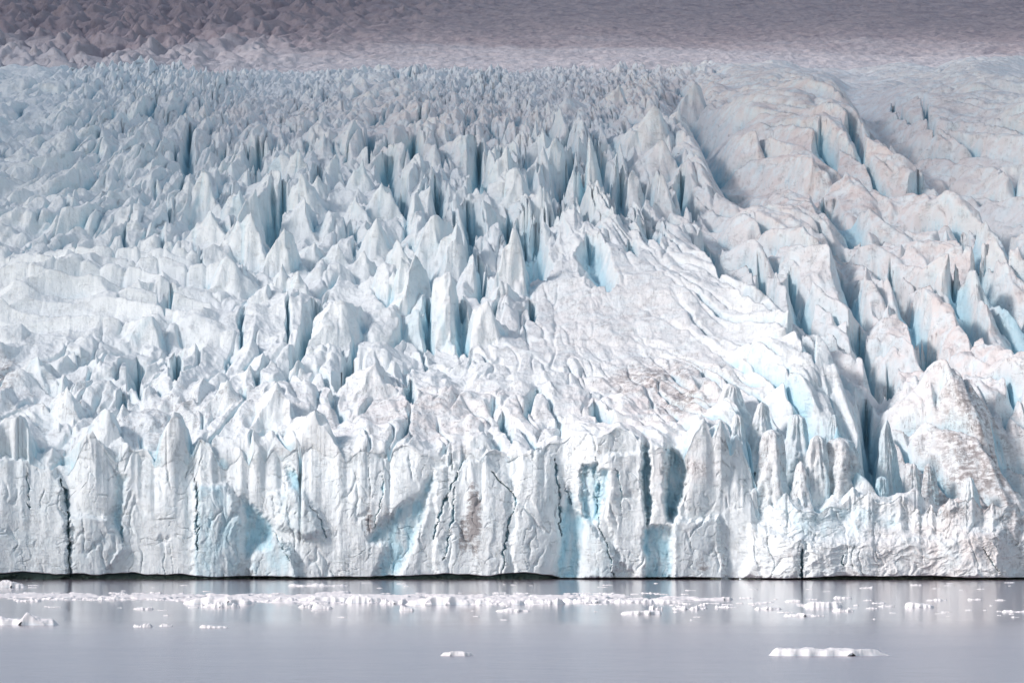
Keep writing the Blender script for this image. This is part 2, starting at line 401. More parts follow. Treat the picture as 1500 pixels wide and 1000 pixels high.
rng = random.Random(5)
for ax, ay, fy, w in SPIRES:
    w *= 1.18
    hpx = fy - ay
    yc = fy - 0.18 * w
    lc = float(LOf(yc)); Yc = Y0 + lc
    # height over base so that the apex is where it stands on the slope
    hm = (float(base_row(lc, ax)) - ay) / F * Yc
    wm = w / F * Yc
    cs = cols(ax - 3 * w, ax + 3 * w)
    i = np.searchsorted(Lr, [lc - 5 * wm, lc + 5 * wm]); rs = slice(max(0, i[0]), min(NR, i[1]))
    if rs.stop - rs.start < 3: continue
    dx = VX[rs, cs] - (ax - 750) / F * Yc - (LL[rs] - lc) * (ax - 750) / F
    dy = np.broadcast_to(LL[rs] - lc, dx.shape)
    wob = 0.30 * wm
    dx = dx + wob * fbm(VX[rs, cs] / (wm * 1.1), dy / (wm * 1.6) + ax, 61, 3); dy = dy + wob * fbm(VX[rs, cs] / wm + ax, dy / (wm * 1.5), 65, 2)
    lean = rng.uniform(0.05, 0.42) if rng.random() < .8 else -.2
    m = np.full(dx.shape, -9e9, f32)
    # left face, right face, front face(s), back
    for ang, wd in ((180 + rng.uniform(-18, 18), 1.0 + lean), (rng.uniform(-18, 18), 1.0 - lean), (-90 + rng.uniform(-35, 35), 1.15), (90 + rng.uniform(-30, 30), 1.9), (-90 + rng.choice((-50, 50)), 1.25)):
        a = math.radians(ang); m = np.maximum(m, (dx * math.cos(a) + dy * math.sin(a)) / (wd * wm))
    m = np.maximum(m, 0)
    prof = hm * (1 - m ** 0.92) - 0.05 * hm * np.abs(fbm(dx / (0.35 * wm), dy / (2.2 * wm), 68, 2))
    cur = H[rs, cs]
    k = 0.25
    H[rs, cs] = np.where(prof > cur, prof + 0.25 * np.minimum(cur - prof, 0).clip(-3, 0) * 0.0 + 0.10 * cur, cur)

for pts, w, dep in CREV:
    _m = sum(p[0] for p in pts) / len(pts); _y = sum(p[1] for p in pts) / len(pts)
    _sl = 0.32 * float(sst(620, 1100, np.float64(_m))) - 0.2 * float(sst(520, 100, np.float64(_m)))
    q = [(x + _sl * (y - _y), y + 14) for x, y in pts]
    q = [(q[0][0] - 1, q[0][1] - 4)] + q + [(q[-1][0] + 1, q[-1][1] + 8)]
    xs = [p[0] for p in q]; ys = [p[1] for p in q]
    cs = cols(min(xs) - 3 * w, max(xs) + 3 * w); rs = rows(max(ys) + 3 * w, min(ys) - 3 * w)
    wx = XP[:, cs] + 5.0 * fbm(XP[:, cs] / 26 + 0 * RR[rs], RR[rs] / 17, 71, 3)
    d, t, sd = seg_dist(wx, RR[rs], q)
    # sharp lip on the sunny side, sloping wall on the other
    ww = w * (1 + 0.35 * sd) * (0.35 + 1.2 * np.sqrt(np.clip(t * (1 - t) * 4, 0, 1)))
    e = np.clip(1.1 * (1 - d / (1.9 * ww)), 0, 1)
    H[rs, cs] -= dep * 1.15 * e ** 0.9
    fresh[rs, cs] = np.maximum(fresh[rs, cs], np.clip(e * 1.0, 0, .75))

SHELF = sst(1060, 1115, XP)      # low shelf of fallen ice in front of the last row of towers
# shelf of fallen ice low on the front: keep it lumpy and low
def edge_fade(): return sst(0, 9, LL)
H *= (0.8 - .6 * SHELF) + (.2 + .6 * SHELF) * sst(2 * SHELF, 7 + 9 * SHELF, LL)
# level front edge: the clifftop row
ROWB = (RowOf(Lr)[:, None] + (topx[None, :] - 650) * np.exp(-LL / 16)).astype(f32)
_fl = topx[None, :] - 0.35 * LL
ROWB = ROWB + SHELF * (_fl * (1 - sst(8, 40, LL)) + RR * sst(8, 40, LL) - ROWB)
ROWB = smooth1(ROWB, 3, 1).astype(f32)
ZB = HC + (HOR - ROWB) / F * VY
VZ = (ZB + H).astype(f32)

def blob(x, y, pts):
    r = 0
    for bx_, by_, sx, sy, a in pts: r = np.maximum(r, a * np.exp(-((x - bx_) / sx) ** 2 - ((y - by_) / sy) ** 2))
    return r
# bare blue ice plus painted shade: tint deepens on steep walls and in hollows
dzx = np.gradient(VZ, axis=1) / np.maximum(np.gradient(VX, axis=1), 1e-3)
blur = smooth1(smooth1(VZ[:, ::4].astype(f32), 12, 0), 7, 1)
blur = np.repeat(blur, 4, 1)[:, :NC] if blur.shape[1] * 4 >= NC else VZ
cav = np.clip((blur - VZ) / 2.6, 0, 1)
steep = sst(0.9, 2.6, np.abs(dzx))
fresh = np.maximum(fresh, .4 * np.clip(CUT / 3.0, 0, 1))
fresh = np.maximum(fresh, np.clip(0.6 * cav + 0.3 * steep, 0, 1)).astype(f32)  # shade tint painted into hollows and steep walls
fresh = np.maximum(fresh, .8 * SHELF * sst(1330, 1290, XP) * sst(6, 10, LL) * sst(26, 16, LL))
fresh += blob(XP, RR, [(1160, 625, 150, 60, .30)]).astype(f32)
fresh += 0.12 * sst(950, 200, XP) * sst(560, 700, RR)

DIRT = [(950,560,110,30,1.5),(1000,590,60,30,1.7),(870,480,160,60,.6),(250,600,150,40,1.1),(620,600,220,45,1.0),(100,590,90,35,.9),(0,555,40,45,1.5),
        (1250,300,250,170,.55),(1320,450,200,130,.5),(1180,420,130,80,.5),(1430,620,110,80,1.6),(1470,690,130,70,1.4),(1370,670,70,50,1.2),(1320,620,60,40,.9),
        (1400,200,160,90,.5),(500,140,240,40,.5),(900,120,220,40,.45),(200,220,220,80,.4),(700,260,160,70,.25),(1280,720,60,40,.9),(1190,680,80,50,.7)]
DUST = [(1250,260,330,180,.9),(1000,150,260,60,.8),(650,180,220,60,.7),(400,180,160,50,.5),(1400,450,220,200,.8),(900,480,260,90,.3),(980,590,160,60,.6),(640,600,200,40,.45),(1450,690,130,80,.9)]
dirt = (blob(XP, RR, DIRT) + 0.03).astype(f32) * np.ones_like(VZ); dust = blob(XP, RR, DUST).astype(f32) * np.ones_like(VZ)
dirt *= (1 - 0.75 * np.clip(fresh, 0, 1)); dust *= (1 - np.clip(fresh * 1.3, 0, 1))

# ------------------------------------------------------------------ the calving front (same sheet, continued down to the water)
NT = 300
t = np.linspace(0, 1, NT).astype(f32)[:, None]
ztop = VZ[0][None, :]
CZ = -1.6 + t * (ztop + 1.6)
crow = HOR - (CZ - HC) / Y0 * F
cx = np.broadcast_to(XP, CZ.shape).astype(f32)
D = np.zeros_like(CZ)
wxx = cx + 9 * fbm(cx / 45, crow / 60, 81, 4) ; wyy = crow + 9 * fbm(cx / 45 + 9, crow / 60, 85, 4)
# leaning panels
D += -0.9 * np.clip(pyramids(wxx / 62, wyy / 190, 91, 4, 0.8)[0], -0.5, 0.6)
pp, pg = pyramids(wxx / 30, wyy / 95, 92, 3, 0.8)
D += -0.35 * np.clip(pp, -0.4, 0.6) + 0.5 * np.exp(-(pg / 0.05) ** 2) * sst(0, .3, perlin(cx / 50, crow / 60, 93))
lump = sst(1070, 1130, cx)
D += lump * (-0.6 * (ridged(wxx / 42, wyy / 30, 94, 4, 0.5) - 1.0))
D += 0.20 * (1 - SHELF) * (0.5 - np.abs(perlin(wxx / 21, wyy / 120, 115)) * 1.7) * -1 + 0.06 * fbm(wxx / 13, wyy / 26, 95, 4, 0.55) + 0.02 * ridged(wxx / 4.5, wyy / 40, 99, 3)
D -= 0.10 * sst(420, 450, cx) * (1 - sst(530, 560, cx)) * ridged(cx / 7, crow / 160, 97, 2)
cfresh = np.zeros_like(CZ); cdirt = np.zeros_like(CZ)
POLYS = [  # outline, metres back (+) or forward (-), softness px, fresh
 ([(976,655),(1001,650),(1004,690),(986,765),(977,762)],7,5,.9),([(941,645),(951,650),(951,730),(947,772),(941,740)],4,3,.8),
 ([(944,776),(981,776),(979,850),(945,850)],2.0,4,.7),([(853,682),(873,678),(877,760),(868,765),(854,755)],2.4,4,.75),
 ([(873,690),(892,690),(886,737),(874,732)],1.8,5,.6),([(636,702),(612,760),(602,800),(577,850),(545,850),(566,800),(540,790),(582,752)],1.5,6,.6),
 ([(352,730),(372,738),(402,770),(396,802),(364,816)],1.8,6,.7),([(836,718),(852,760),(846,850),(812,850),(823,780)],1.8,6,.7),
 ([(287,712),(335,712),(353,765),(357,815),(341,850),(285,850)],-2.0,4,.38),([(370,800),(400,785),(426,810),(441,850),(370,850)],-2.8,5,.35),
 ([(868,766),(901,820),(899,850),(850,850),(852,762)],-1.6,3,.2),([(985,762),(1050,756),(1061,850),(985,850)],-1.8,3,.1),
 ([(405,722),(446,722),(476,776),(440,792),(410,770)],-1.6,6,.2),([(101,752),(170,756),(181,800),(150,850),(105,850)],-1.4,4,.1),
 ([(-480,670),(60,670),(92,712),(99,760),(100,850),(-480,850)],-2.6,4,.05),([(168,690),(186,700),(178,790),(166,770)],1.2,4,.4),
 ([(420,690),(440,700),(436,722),(424,720)],1.2,5,.8),([(1150,745),(1290,742),(1330,770),(1180,790)],0.8,10,.32),
 ([(640,690),(668,680),(715,672),(745,700),(742,850),(640,850)],-0.9,3,0),([(760,660),(812,665),(823,760),(812,850),(752,850)],-1.0,3,0),
 ([(889,665),(942,660),(946,850),(905,820),(890,760)],-1.0,3,0),([(1100,770),(1175,790),(1172,850),(1090,850)],-2.0,6,0),([(1180,795),(1330,790),(1470,775),(1480,850),(1178,850)],-2.4,8,0),
]
for pts, dep, soft, fr in POLYS:
    xs = [p[0] for p in pts]; cs = cols(min(xs) - 20, max(xs) + 20)
    sd = poly_sd(wxx[:, cs] * .7 + cx[:, cs] * .3, wyy[:, cs] * .7 + crow[:, cs] * .3, pts) + 2.2 * fbm(cx[:, cs] / 7, crow[:, cs] / 9, 116, 3)
    e = 1 - sst(-soft * 1.3, soft * 1.3, sd)
    fr = fr * (0.45 + 0.75 * np.clip(0.5 + fbm(cx[:, cs] / 13, crow[:, cs] / 40, 117, 3), 0, 1))
    if fr.mean() > .3: D[:, cs] += e * 0.18 * ridged(wxx[:, cs] / 9, wyy[:, cs] / 45, 118, 3)
    D[:, cs] += dep * e; cfresh[:, cs] = np.maximum(cfresh[:, cs], fr * e)
CRACKS = [
 ([(88,700),(98,725),(101,770),(103,850)],3,4),([(286,700),(290,760),(288,805)],3,3.5),([(560,690),(562,715),(555,745),(548,775)],1.3,1.4),
 ([(683,668),(665,705),(648,740),(638,775),(638,790)],2.2,2.5),([(668,712),(660,770),(655,800),(650,820)],1.8,2),([(720,690),(748,720),(758,735),(746,760),(740,800),(734,848)],2,2.5),
 ([(812,670),(819,720),(821,785)],2,2.5),([(828,715),(838,738)],1.5,1.5),([(873,725),(878,770),(895,820),(898,850)],1.6,2),
 ([(902,685),(910,710),(911,750)],1.4,1.2),([(1175,803),(1174,850)],3,4.5),([(1235,810),(1235,828)],1.6,2),([(455,740),(468,760),(480,790)],1.2,1.1),([(40,680),(43,745)],1.6,1.6),
 ([(176,760),(182,800)],1.3,1.2),([(658,655),(664,690)],1.5,1.5),
 ([(1440,800),(1465,842)],1.6,1.6),([(400,775),(425,822)],1.5,1.5)]
for pts, w, dep in CRACKS:
    xs = [p[0] for p in pts]; cs = cols(min(xs) - 22, max(xs) + 22)
    jx = 3.2 * fbm(cx[:, cs] / 14, crow[:, cs] / 12, 101, 3)
    d, tt, sd = seg_dist(cx[:, cs] + jx, crow[:, cs], pts)
    wv = np.clip(0.55 + 0.9 * perlin(cx[:, cs] / 9 + 3, crow[:, cs] / 14, 119), .12, 1.3)
    e = np.clip(1.4 * (1 - d / (1.0 * w * wv * (0.4 + 1.0 * np.sqrt(np.clip(tt * (1 - tt) * 4, 0, 1))))), 0, 1)
    # the block on one side of a crack has slipped a little
    D[:, cs] += 0.28 * sd * np.exp(-d / 9) * sst(0, .15, tt) * sst(1, .85, tt)
    D[:, cs] += .65 * dep * e; cfresh[:, cs] = np.maximum(cfresh[:, cs], .6 * e)
c3 = perlin(wxx / 19, wyy / 60, 161); c4 = perlin(wxx / 30 + 4, wyy / 18, 162)
D += 0.25 * np.clip(1 - np.abs(c3) / .05, 0, 1) * sst(.0, .3, perlin(cx / 40, crow / 40, 163)) + 0.2 * np.clip(1 - np.abs(c4) / .05, 0, 1) * sst(.05, .3, perlin(cx / 40 + 5, crow / 40, 164))
# melt notch at the waterline
notch = np.interp(xp, [-200, 0, 104, 112, 230, 300, 420, 440, 500, 540, 610, 760, 808, 820, 1000, 1150, 1190, 1390, 1420, 1650],
                  [2.2, 2.0, 1.5, 1.9, 1.8, .7, .6, .25, .9, .8, 1.3, 1.7, 1.6, .2, .4, .25, .9, .9, .5, .6])
notch = notch * (0.85 + 0.45 * perlin(xp / 58, xp * 0 + 1.7, 111) + .17 * perlin(xp / 17, xp * 0 + 4.7, 112)) * 0.62
cfresh = np.maximum(cfresh, .8 * (CZ < notch[None, :]))
D += 9.0 * (1 - sst(notch[None, :] - .12, notch[None, :] + .18, CZ))
# brow rolls back towards the top
lean_ = 3.2 + 2.6 * perlin(cx / 75, crow * 0 + 5.5, 113)
D += lean_ * t ** 1.5 + (2.2 + 2.6 * perlin(cx / 52, crow * 0 + 2.5, 114)) * sst(0.5, 1.0, t) ** 1.5
fade = 1 - 0.85 * sst(0.90, 1.0, t) 
dtop = D[-1:, :] * 1.0
CY = Y0 + front[None, :] + D
# shift the glacier rows near the edge so that the two halves share an edge
VY = VY + dtop * np.exp(-LL / 5.0) * 0.98
VX = (XP - 750) / F * VY
CX = (XP - 750) / F * CY
CDIRT = [(694,758,10,48,4.5),(679,785,7,28,3.2),(541,765,8,24,2.2),(566,745,8,8,1.3),(1030,830,12,20,1.6),(1060,820,10,22,1.2),(738,722,6,10,1.2),(1160,812,20,8,1.3),(1490,765,70,60,1.3),(1400,750,60,20,1.3),
         (870,665,40,12,1.0),(1015,690,25,20,1.1),(850,690,10,30,1.0),(250,690,40,20,.5),(840,660,30,25,.7),(480,675,60,8,.6),(1300,800,120,50,.35),(80,800,80,40,.3)]
cdirt = blob(cx, crow, CDIRT) + 0.0
cdust = blob(cx, crow, [(1400,800,160,80,.5),(1000,690,60,40,.4)])
X_ = np.concatenate([CX[:-1], VX]); Y_ = np.concatenate([CY[:-1], VY]); Z_ = np.concatenate([CZ[:-1], VZ])
A = {'fresh': np.concatenate([cfresh[:-1] + .16, fresh]), 'dirt': np.concatenate([cdirt[:-1], dirt]), 'dust': np.concatenate([cdust[:-1], dust])}
gl = grid_mesh('glacier', X_, Y_, Z_, ICE, A)
tag(gl, kind='structure')
print('glacier', X_.shape, round(time.time() - T0, 1))

# ------------------------------------------------------------------ far upper icefield
ux = np.linspace(-600, 2100, 1240).astype(f32)
uY = np.linspace(1900, 3300, 720).astype(f32)
UXP, UYY = np.meshgrid(ux, uY)
UX = (UXP - 750) / F * UYY
urow = np.interp(uY, [1900, 2050, 2250, 2600, 3000, 3300], [132, 104, 72, 30, -30, -80])
urow = smooth1(urow, 30, 0).astype(f32)
UZ = HC + (HOR - urow[:, None]) / F * UYY
wl = sst(720, 250, UXP + 1.6 * (urow[:, None] - 50) * 2)
qx = UX + 6 * fbm(UX / 30, UYY / 60, 121, 3); qy = UYY + 10 * fbm(UX / 30 + 7, UYY / 60, 125, 3)
p1, _ = pyramids(qx / 11, qy / 34, 131, 4, 1.25); p2, _ = pyramids(qx / 4.6, qy / 12, 132, 4, 1.2)
UZ += wl * (8.5 * (p1 - .3) + 2.8 * (p2 - .3)) + (1 - wl) * (0.5 * (ridged(UX / 9, UYY / 45, 133, 4, .65) - 1) + .9 * (p2 - .3))
UZ += 1.2 * fbm(UX / 60, UYY / 200, 135, 3)
UA = {'fresh': np.clip(.12 + .75 * sst(45, 100, urow[:, None] + 14 * fbm(UX / 60, UYY / 120, 137, 3)) * (1 - .15 * wl), 0, 1) + 0 * UZ, 'dirt': .25 + .25 * wl + 0 * UZ, 'dust': (1 - wl) * .25 + .05 + 0 * UZ}  # shade gradient painted in: dark upslope, paler near the foot
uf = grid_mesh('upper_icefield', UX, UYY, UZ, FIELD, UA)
tag(uf, kind='structure')

# ------------------------------------------------------------------ seracs: free-standing ice towers along the front
def serac_mesh(x, ytop, ybase, hw, Yd, seed, blunt=0.15, lean=0.0, dirt_=0.6, fresh_=0.25, deep=1.0, mat=SERAC):
    rr = random.Random(seed)
    k = Yd / F
    zt = HC + (HOR - ytop) * k; zb = HC + (HOR - ybase) * k - 4.0
    w = hw * k * 1.12
    n, mrow = 72, 96
    th = np.linspace(0, 2 * np.pi, n + 1).astype(f32)[None, :]
    tt = np.linspace(0, 1, mrow).astype(f32)[:, None]
    # facetted cross-section
    m = np.full((1, n + 1), 9.0, f32)
    nf = rr.choice((5, 6, 6, 7)); off = rr.uniform(0, 6.28)
    for q in range(nf):
        a = off + (q + rr.uniform(-.28, .28)) * 6.283 / nf
        cth = np.cos(th - a); m = np.minimum(m, np.where(cth > .08, rr.uniform(.86, 1.12) / np.maximum(cth, .08), 9))
    m = np.minimum(m, 1.35)
    prof = (blunt + (1 - blunt) * np.clip(1 - tt, 0, 1) ** 0.62) * np.sqrt(np.clip((1 - tt) / .05, 0, 1))
    prof = prof * (1 + .10 * np.sin(tt * 9 + rr.uniform(0, 6)) * (1 - tt))
    cs_, sn_ = np.cos(th), np.sin(th)
    s0 = seed * 3.7
    def ring(u, v, f):   # noise that closes around
        return fbm(cs_ * f + s0 + 0 * v, v + sn_ * f, 141 + seed % 50, 4, .55)
    rad = w * prof * m * (1 + .22 * ring(th, tt * 3, 1.1)) + w * prof * (.14 * ring(th, tt * 1.2 + 5, 3.2) + .05 * ring(th, tt * 14, 1.5))
    px = rad * cs_ + lean * w * tt ** 1.3 * 1.6 + .12 * w * perlin(tt * 3, tt * 0 + s0, 7) * tt
    py = rad * sn_ * deep * 1.1 + .35 * w * tt
    pz = zb + (zt - zb) * tt + 0 * th
    ox = (x - 750) * k
    vrow = np.broadcast_to(tt, px.shape)
    at = {'fresh': fresh_ + .5 * np.clip(-np.sin(th - .2) * 0 + (cs_ > .55), 0, 1) * .6 + 0 * vrow, 'dirt': dirt_ * np.ones_like(px), 'dust': .35 * vrow}  # side away from the sun tinted bluer, shade put into the colour
    return px, py, pz, ox, zb, at

def serac(label, x, ytop, ybase, hw, Yd, seed, **kw):
    px, py, pz, ox, zb, at = serac_mesh(x, ytop, ybase, hw, Yd, seed, **kw)
    o = grid_mesh('serac', px, py, pz - zb, SERAC, at)
    o.location = (ox, Yd, zb)
    tag(o, label, 'ice tower', 'ice towers standing along the glacier front')
    return o
SER = [
 ('tall grey-streaked ice tower with a blunt top beside a blue cleft', 1130, 628, 752, 29, 1047, 1, dict(blunt=.30, dirt_=.8)),
 ('short pointed ice tower between two blue clefts at the shelf edge', 1174, 675, 748, 21, 1045, 2, dict(blunt=.10, dirt_=.8)),
 ('slim round-shouldered white ice tower above the fallen ice shelf', 1197, 637, 746, 19, 1047, 3, dict(blunt=.35, dirt_=.6)),
 ('broad dirt-scrawled ice tower with a peaked corner', 1237, 640, 746, 31, 1048, 4, dict(blunt=.38, dirt_=1.05, lean=-.10)),
 ('bulbous white ice tower with two dark cracks down its face', 1166, 606, 700, 23, 1056, 5, dict(blunt=.30, dirt_=.5, fresh_=.45)),
 ('smooth pale blue ice spire behind the dirt-scrawled tower', 1223, 606, 700, 20, 1058, 6, dict(blunt=.10, dirt_=.3, fresh_=.5)),
 ('small round-topped vivid blue ice tower over the shelf', 1292, 697, 756, 12, 1046, 7, dict(blunt=.55, dirt_=.15, fresh_=.95)),
 ('white shark-fin ice tower rising behind the tall grey-streaked one', 1114, 588, 660, 22, 1062, 8, dict(blunt=.12, dirt_=.3, lean=.1)),
 ('narrow white ice tower with a rounded tip and smooth sides', 1080, 606, 680, 15, 1056, 9, dict(blunt=.25, dirt_=.3)),
 ('large creamy ice tower with a broken knife edge near the dark hollow', 1190, 562, 645, 27, 1074, 10, dict(blunt=.22, dirt_=.6)),
 ('wide white ice peak with grit on its shoulder', 1128, 572, 630, 27, 1076, 11, dict(blunt=.2, dirt_=.7)),
 ('broad white ice peak at the edge of the bright ice dome', 1074, 562, 645, 30, 1070, 12, dict(blunt=.15, dirt_=.4)),
 ('needle-sharp translucent ice horn in front of the big brown-tinted face', 1300, 614, 735, 19, 1057, 13, dict(blunt=.03, dirt_=.5, fresh_=.5)),
 ('thin dirt-banded ice tower leaning by a blue hollow', 1079, 660, 730, 13, 1048, 14, dict(blunt=.3, dirt_=1.1)),
 ('slender white ice tower at the edge of the deep dark gap', 1046, 674, 745, 13, 1047, 15, dict(blunt=.3, dirt_=.6)),
 ('small knobbly ice tower with a balanced lump on top', 1106, 714, 815, 11, 1044.5, 16, dict(blunt=.5, dirt_=.7)),
 ('squat split ice tower low on the front with dark cracks', 1100, 738, 835, 20, 1043.5, 17, dict(blunt=.3, dirt_=.6)),
 ('low pointed pale ice tower beside the smooth front slab', 1057, 722, 830, 13, 1043.5, 18, dict(blunt=.2, dirt_=.4)),
 ('dirty grey ice tower with a ragged crest above the shelf', 1338, 726, 762, 26, 1046, 19, dict(blunt=.3, dirt_=1.15)),
 ('thin grey ice tower with a forked tip among dirty rubble', 1361, 678, 745, 13, 1052, 20, dict(blunt=.25, dirt_=1.3)),
 ('small upright grey ice tower with a white cap among dirty rubble', 1338, 678, 738, 11, 1054, 21, dict(blunt=.4, dirt_=1.0)),
 ('pale greenish-white ice fin standing out of dark dirty ice', 1421, 698, 752, 16, 1047, 22, dict(blunt=.12, dirt_=.5)),
]
for lb, x, a, b, w, Yd, sd, kw in SER: serac(lb, x, a, b, w, Yd, sd, **kw)

# ------------------------------------------------------------------ ice floes
def floe_mesh(name, x0, x1, ytop, ybase, seed, prof=None, flat=.5, deep=.45, fr=.1, dirt_=.1, res=1.0, soft=.45):
    rr = random.Random(seed)
    Yd = HC * F / (ybase - HOR); k = Yd / F
    w = (x1 - x0) * k / 2; h = max((ybase - ytop) * k, .12)
    d = min(max(w * deep, .4), 9.0)
    nx = int(min(220, max(14, (x1 - x0) * 1.1 * res))); ny = int(min(60, max(9, nx * .4)))
    u = np.linspace(-1, 1, nx).astype(f32)[None, :]; v = np.linspace(-1, 1, ny).astype(f32)[:, None]
    X = u * w + 0 * v; Y = v * d + 0 * u
    s0 = seed * 1.37
    outl = 1 - np.abs(u + .10 * fbm(u * 3 + s0, v * 2, 151, 3)) ** 2.6 - np.abs(v * (1 + .3 * perlin(u * 4 + s0, u * 0 + 2, 152))) ** 2.6
    outl = outl + .10 * fbm(X / (w * .55) + s0, Y / (d * .9), 153, 2)
    edge = sst(0.0, .55, outl)
    if prof is None:
        sk = .62 + .55 * fbm(u * 2.2 + s0, u * 0 + .5, 154, 4, .6)
    else:
        sk = np.interp(u[0], np.linspace(-1, 1, len(prof)), prof).astype(f32)[None, :]
    top = np.clip(sk * (.86 + .22 * fbm(X / (w * .3) + s0, Y / (d * 1.2), 155, 3, .5)), .12, 1.15)
    top = top * (1 - flat * .35 * np.abs(v) ** 2)
    top = top + .07 * ridged(X / (w * .2) + s0, Y / (d * .8), 158, 2) * edge - .06
    Z = np.where(edge > 0, h * top * edge ** soft, 0) - .25 * (1 - edge)
    Z = np.where(outl < -.05, -.35, Z)
    at = {'fresh': np.full(X.shape, fr, f32) + .35 * (1 - sst(.1, .5, edge)), 'dirt': np.full(X.shape, dirt_, f32), 'dust': np.full(X.shape, .08, f32)}
    o = grid_mesh(name, X.astype(f32), Y.astype(f32), Z.astype(f32), FLOE, at)
    o.location = (((x0 + x1) / 2 - 750) * k, Yd + d * .8, 0)
    return o
GRP = 'ice floes drifting on the lagoon'
FLOES = [
 (1120,1308,944,960,[.3,.75,.95,.9,.8,.95,.85,.75,.9,.8,.85,.8,.7,.75,.55,.4],'long flat snow-white floe alone on the open water near the shore side'),
 (-30,88,893,915,[.5,.5,.65,.75,.55,.5,.55,1.0,.75,.5,.5,.5,.45],'wide floe carrying two upright ice chunks, cut by the edge of the view'),
 (642,694,951,960,[.4,.7,.85,.9,.9,.8,.5],'small flat floe alone on empty water in the middle of the lagoon'),
 (-14,40,846,860,[.5,.8,1.,.8,.5,.3],'peaked floe close under the dark notched ice wall'),
 (194,224,909,918,None,'small oval floe with a grey streak, beside a slightly smaller one'),
 (232,254,910,917,None,'tiny oval floe just beside the grey-streaked oval one'),
 (288,338,913,919,[.5,1,.8,.6,.6,.5,.3],'thin sliver of floe with a thick white end'),
 (193,225,886,892,None,'small slab floe between the brash band and the two oval floes'),
 (140,190,867,878,None,'low white mound in the thin part of the brash band'),
 (265,375,862,884,[.3,.5,.7,.85,1.,.9,.95,.85,.8,.6,.45],'large mounded floe at one end of the thick brash band'),
 (18,62,872,880,None,'small low floe in the thin brash near the upright chunks'),
 (56,112,870,877,None,'flat floe lined up in the thin brash band'),
 (294,352,879,889,None,'low floe lying in front of the large mounded floe'),
 (430,520,861,881,[.3,.6,.8,.9,.8,.9,.8,.6,.4],'rough long floe in the thick brash band with a grey line along it'),
 (505,562,858,882,[.4,.7,1.,.9,.7,.6,.4],'floe with a rounded knob at the crest of the brash band'),
 (556,600,868,884,None,'crumbled floe between two tall mounds of the brash band'),
 (590,704,860,885,[.3,.4,.55,.75,.95,1.,.9,.85,.7,.6,.55,.4],'tall smooth snow-white mound, highest of the brash band'),
 (690,770,867,885,None,'long low floe trailing from the tall smooth mound'),
 (375,440,866,881,None,'low rubble-topped floe next to the large mounded floe'),
 (760,830,867,884,None,'flat pinkish floe in the middle of the long brash line'),
 (820,905,868,882,None,'thin floe in the brash line below the blue recess'),
 (895,960,870,882,None,'tapering floe in the thinning part of the brash line'),
 (955,1012,872,882,[.4,.7,1,.8,.6,.5,.4],'last long floe of the brash line with a low hump'),
 (848,884,866,873,None,'bright flat floe floating just behind the brash line'),
 (420,512,852,858,None,'faint thin floe in the calm water close under the wall'),
 (455,490,880,891,[.4,1,.8,.5,.4,.3],'small wedge floe with a raised end in front of the brash band'),
 (434,460,882,889,None,'small lump of ice beside the wedge floe'),
 (584,608,884,894,[1,.9,.7,.5,.3],'little tilted block in front of the tall smooth mound'),
 (722,780,888,895,[.3,.4,.6,1,.7,.5,.4,.5],'thin floe with one small peak, alone in front of the brash line'),
 (905,970,890,899,[.3,.5,.7,.6,.8,.7,.8],'double floe of low white slabs below the brash line'),
 (950,972,883,892,None,'round-shouldered small floe below the brash line'),
 (984,1036,884,892,None,'row-like flat floe of joined fragments below the brash line'),
 (1022,1036,880,886,None,'small white chip near the joined fragments'),
 (1044,1075,869,878,[.3,.6,1,.9,.6],'humped floe floating beneath the smooth front slab'),
 (1046,1072,884,889,None,'thin chip floating beyond the humped floe'),
 (1103,1148,886,892,None,'flat slab floe joined to a longer slab with a white lump'),
 (1148,1178,874,881,[.4,.7,1,.8,.5],'lumpy white floe next to the long rounded slab'),
 (1176,1236,878,889,[.5,.8,1.,.95,.9,.9,.85,.9,.7],'long rounded slab floe with a clean side, in front of the split shelf'),
 (1218,1254,889,895,None,'sliver floe overlapping the end of the long rounded slab'),
 (1146,1212,895,902,None,'long thin floe with a bright end under the rounded slab'),
 (1220,1250,867,876,[1,.7,.5,.5,.4],'floe with a single knob at one end and a flat tail'),
 (1258,1282,855,861,None,'small floe close to the long dark waterline notch'),
 (1332,1352,852,857,None,'tiny floe nearest the wall below the fallen ice shelf'),
 (1326,1372,879,889,[1,.9,.8,.7,.5,.3],'wedge-shaped bluish floe, thick at one end and tapering'),
 (1354,1390,874,879,None,'strip of floe with several white lumps beyond the wedge-shaped one'),
 (1416,1440,874,878,None,'small thin floe with a bright tip on dusky water'),
 (1456,1476,875,879,None,'slim dark-sided floe on dusky water'),
 (1466,1520,892,896,None,'thin white line of floe running out of the view'),
 (1284,1312,884,888,None,'barely visible flat floe beside the wedge-shaped one'),
]
for i, (x0, x1, a, b, pr, lb) in enumerate(FLOES):
    a += (.45 if 855 < a < 876 else .15) * (b - a)
    tag(floe_mesh('ice_floe', x0, x1, a, b, 200 + i, pr), lb, 'ice floe', GRP)
